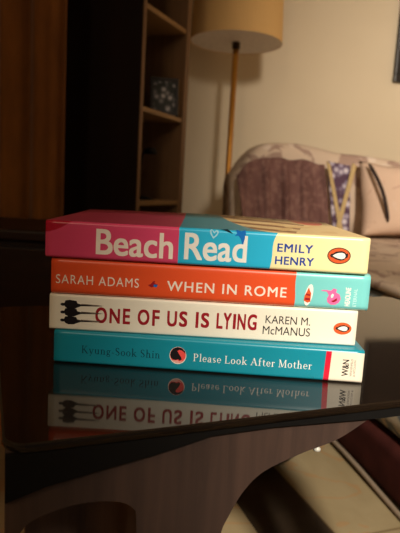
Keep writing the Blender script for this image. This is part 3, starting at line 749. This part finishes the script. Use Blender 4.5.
shape(c2, 'cake_motif', [(158.6, 5.4), (159.0, 6.8), (161.8, 6.6), (161.8, 5.2)], INK_RED, t2, -0.00024)
shape(c2, 'cake_motif', [(158.8, 8.6), (159.4, 9.4), (161.8, 9.0), (161.8, 8.0)], INK_RED, t2, -0.00024)
shape(c2, 'swirl_motif', [(168.6, 12.2), (172.0, 12.4), (174.4, 12.0), (176.0, 13.6), (178.2, 13.0), (177.6, 11.2), (180.0, 10.0), (181.0, 7.4), (180.2, 5.0), (178.0, 3.4), (175.0, 3.2), (172.8, 4.8), (172.4, 7.0), (173.4, 9.2), (172.0, 11.4), (168.6, 11.6)], INK_PINK, t2, -0.0001)
shape(c2, 'swirl_motif', [(175.0, 5.6), (176.6, 4.8), (178.6, 5.8), (178.8, 7.6), (177.8, 7.2), (176.6, 6.2)], INK_RED, t2, -0.00016)
shape(c2, 'swirl_motif', [(174.6, 9.0), (175.6, 10.4), (176.6, 9.6), (176.0, 7.8), (175.0, 7.4)], INK_PALE, t2, -0.00016)
words(c2, 'publisher_lettering', 'HEADLINE', 183.6, 186.9, 2.8, 14.6, INK_W, t2, weight=0.03, rot=True)
words(c2, 'publisher_lettering', 'ETERNAL', 188.8, 190.9, 2.8, 14.2, INK_PALE, t2, weight=0.0, rot=True)

# --- third book
g = G('lying_cover', 0.36, 0.45)
n = g.noise(g.tc.outputs['Object'], 25, 3)
g.color(g.ramp(n, [(0.3, lin(240, 232, 214)), (0.7, lin(244, 237, 220))])); M_B3 = g.m
t3 = 22.8
b3, c3 = make_book('third paperback from the top, white spine reading One of Us Is Lying in red', 0.194, t3, (-0.0932, 0.332, Z3), 0, M_B3, 0.0016)
# hand-drawn looking capitals: each word fitted on its own, slightly uneven
for wd, xa, xb, za, zb in (('O', 29.0, 36.4, 5.6, 15.8), ('N', 38.0, 44.6, 5.9, 15.5), ('E', 46.4, 51.0, 5.8, 15.9),
                           ('O', 55.8, 63.2, 5.9, 16.0), ('F', 65.0, 69.6, 5.8, 16.2),
                           ('U', 74.4, 80.6, 6.0, 16.1), ('S', 82.0, 87.2, 6.2, 16.3),
                           ('I', 92.4, 94.2, 6.1, 16.4), ('S', 95.8, 101.0, 6.4, 16.2),
                           ('L', 105.6, 109.6, 6.4, 16.5), ('Y', 109.8, 115.0, 6.3, 16.9), ('I', 116.0, 117.8, 6.7, 16.5), ('N', 118.8, 124.0, 6.5, 16.8), ('G', 125.2, 131.0, 6.6, 17.0)):
    words(c3, 'title_lettering', wd, xa, xb, za, zb, INK_RED, t3, weight=0.03)
words(c3, 'author_lettering', 'KAREN M.', 136.4, 164.6, 11.7, 16.8, INK_BLK, t3, weight=0.0)
words(c3, 'author_lettering', 'McMANUS', 135.1, 165.0, 4.6, 10.0, INK_BLK, t3, weight=0.0)
emblem(c3, 185.2, 11.1, 5.7, 3.9, t3, INK_OR)
# three dark figures lying side by side, heads to the left, legs fading into streaks
for hz, bw, sl in ((16.4, 3.1, 0.3), (11.4, 2.9, 0.1), (6.2, 2.8, 0.0)):
    shape(c3, 'figure_motif', ell(8.4, hz, 1.5, 0.95), INK_BLK, t3, -0.00012)
    shape(c3, 'figure_motif', [(9.2, hz + 0.6), (10.0, hz + bw * 0.85), (12.6, hz + bw), (17.0, hz + bw * 0.85), (17.6, hz + bw * 0.35), (20.0, hz + 0.5), (24.5, hz + 0.55), (27.0, hz + 0.15), (24.5, hz - 0.15), (20.0, hz - 0.5), (17.5, hz - bw * 0.5), (15.5, hz - bw * 0.85), (12.0, hz - bw * 0.9), (10.2, hz - bw * 0.6), (9.2, hz - 0.5)], INK_BLK, t3, -0.00016)
    shape(c3, 'streak_motif', [(20.0, hz + 0.9), (30.0, hz + 0.75), (34.0, hz + 0.3), (30.0, hz - 0.3), (20.0, hz - 0.6)], INK_STREAK, t3, -0.00009)

# --- bottom book
g = G('mother_cover', 0.32, 0.45)
x, y, z = mm(g)
t4 = 21.0
n = g.noise(g.tc.outputs['Object'], 20, 3)
teal = g.ramp(n, [(0.3, lin(16, 136, 158)), (0.7, lin(20, 142, 164))])
slant = g.math('ADD', 170.4, g.math('MULTIPLY', z, 0.035))
spine = g.math('LESS_THAN', z, t4 - 1.6)
col = g.mix(g.math('MULTIPLY', gt(g, x, slant), spine), teal, lin(214, 26, 56))
col = g.mix(g.math('MULTIPLY', gt(g, x, g.math('ADD', slant, 3.4)), spine), col, lin(240, 228, 208))
g.color(col); M_B4 = g.m
YAW4 = -radians(2.2)
b4, c4 = make_book('bottom paperback of the stack, teal spine reading Please Look After Mother', 0.1945, t4, (-0.0896, 0.3305, Z4), YAW4, M_B4, 0.0022)
print_on(c4, 'author_lettering', roman_lettering('Kyung-Sook Shin', 17.6, 68.2, 7.2, 5.0), INK_NAVY)
print_on(c4, 'title_lettering', roman_lettering('Please Look After Mother', 88.6, 163.4, 7.0, 4.9), INK_W)
shape(c4, 'portrait_roundel', ell(79.0, 10.0, 5.3, 5.6), INK_CREAM, t4, -0.0001)
shape(c4, 'portrait_roundel', ell(79.0, 10.3, 5.0, 5.2), INK_CORAL, t4, -0.00014)
shape(c4, 'portrait_roundel', [(74.1, 10.2), (74.6, 12.6), (76.2, 14.6), (78.6, 15.5), (81.4, 14.9), (83.2, 13.3), (83.9, 11.2), (82.8, 12.4), (81.4, 13.4), (79.6, 13.8), (78.6, 12.8), (79.6, 11.2), (81.0, 9.2), (81.6, 7.6), (80.4, 6.8), (79.2, 7.6), (77.8, 7.0), (76.0, 7.2), (74.8, 8.2)], INK_BLK, t4, -0.0002)
shape(c4, 'portrait_roundel', [(75.4, 6.8), (77.0, 6.6), (78.8, 6.9), (80.2, 6.2), (82.2, 7.2), (81.0, 5.9), (79.0, 5.2), (77.0, 5.6)], ink('blush_ink', lin(248, 178, 168)), t4, -0.0002)
words(c4, 'publisher_lettering', 'W&N', 181.6, 185.6, 4.2, 14.8, INK_BLK, t4, weight=0.02, rot=True)
words(c4, 'publisher_lettering', 'WEIDENFELD', 186.6, 187.9, 4.2, 15.4, INK_GREY, t4, rot=True)
words(c4, 'publisher_lettering', '& NICOLSON', 188.6, 189.8, 4.2, 14.6, INK_GREY, t4, rot=True)
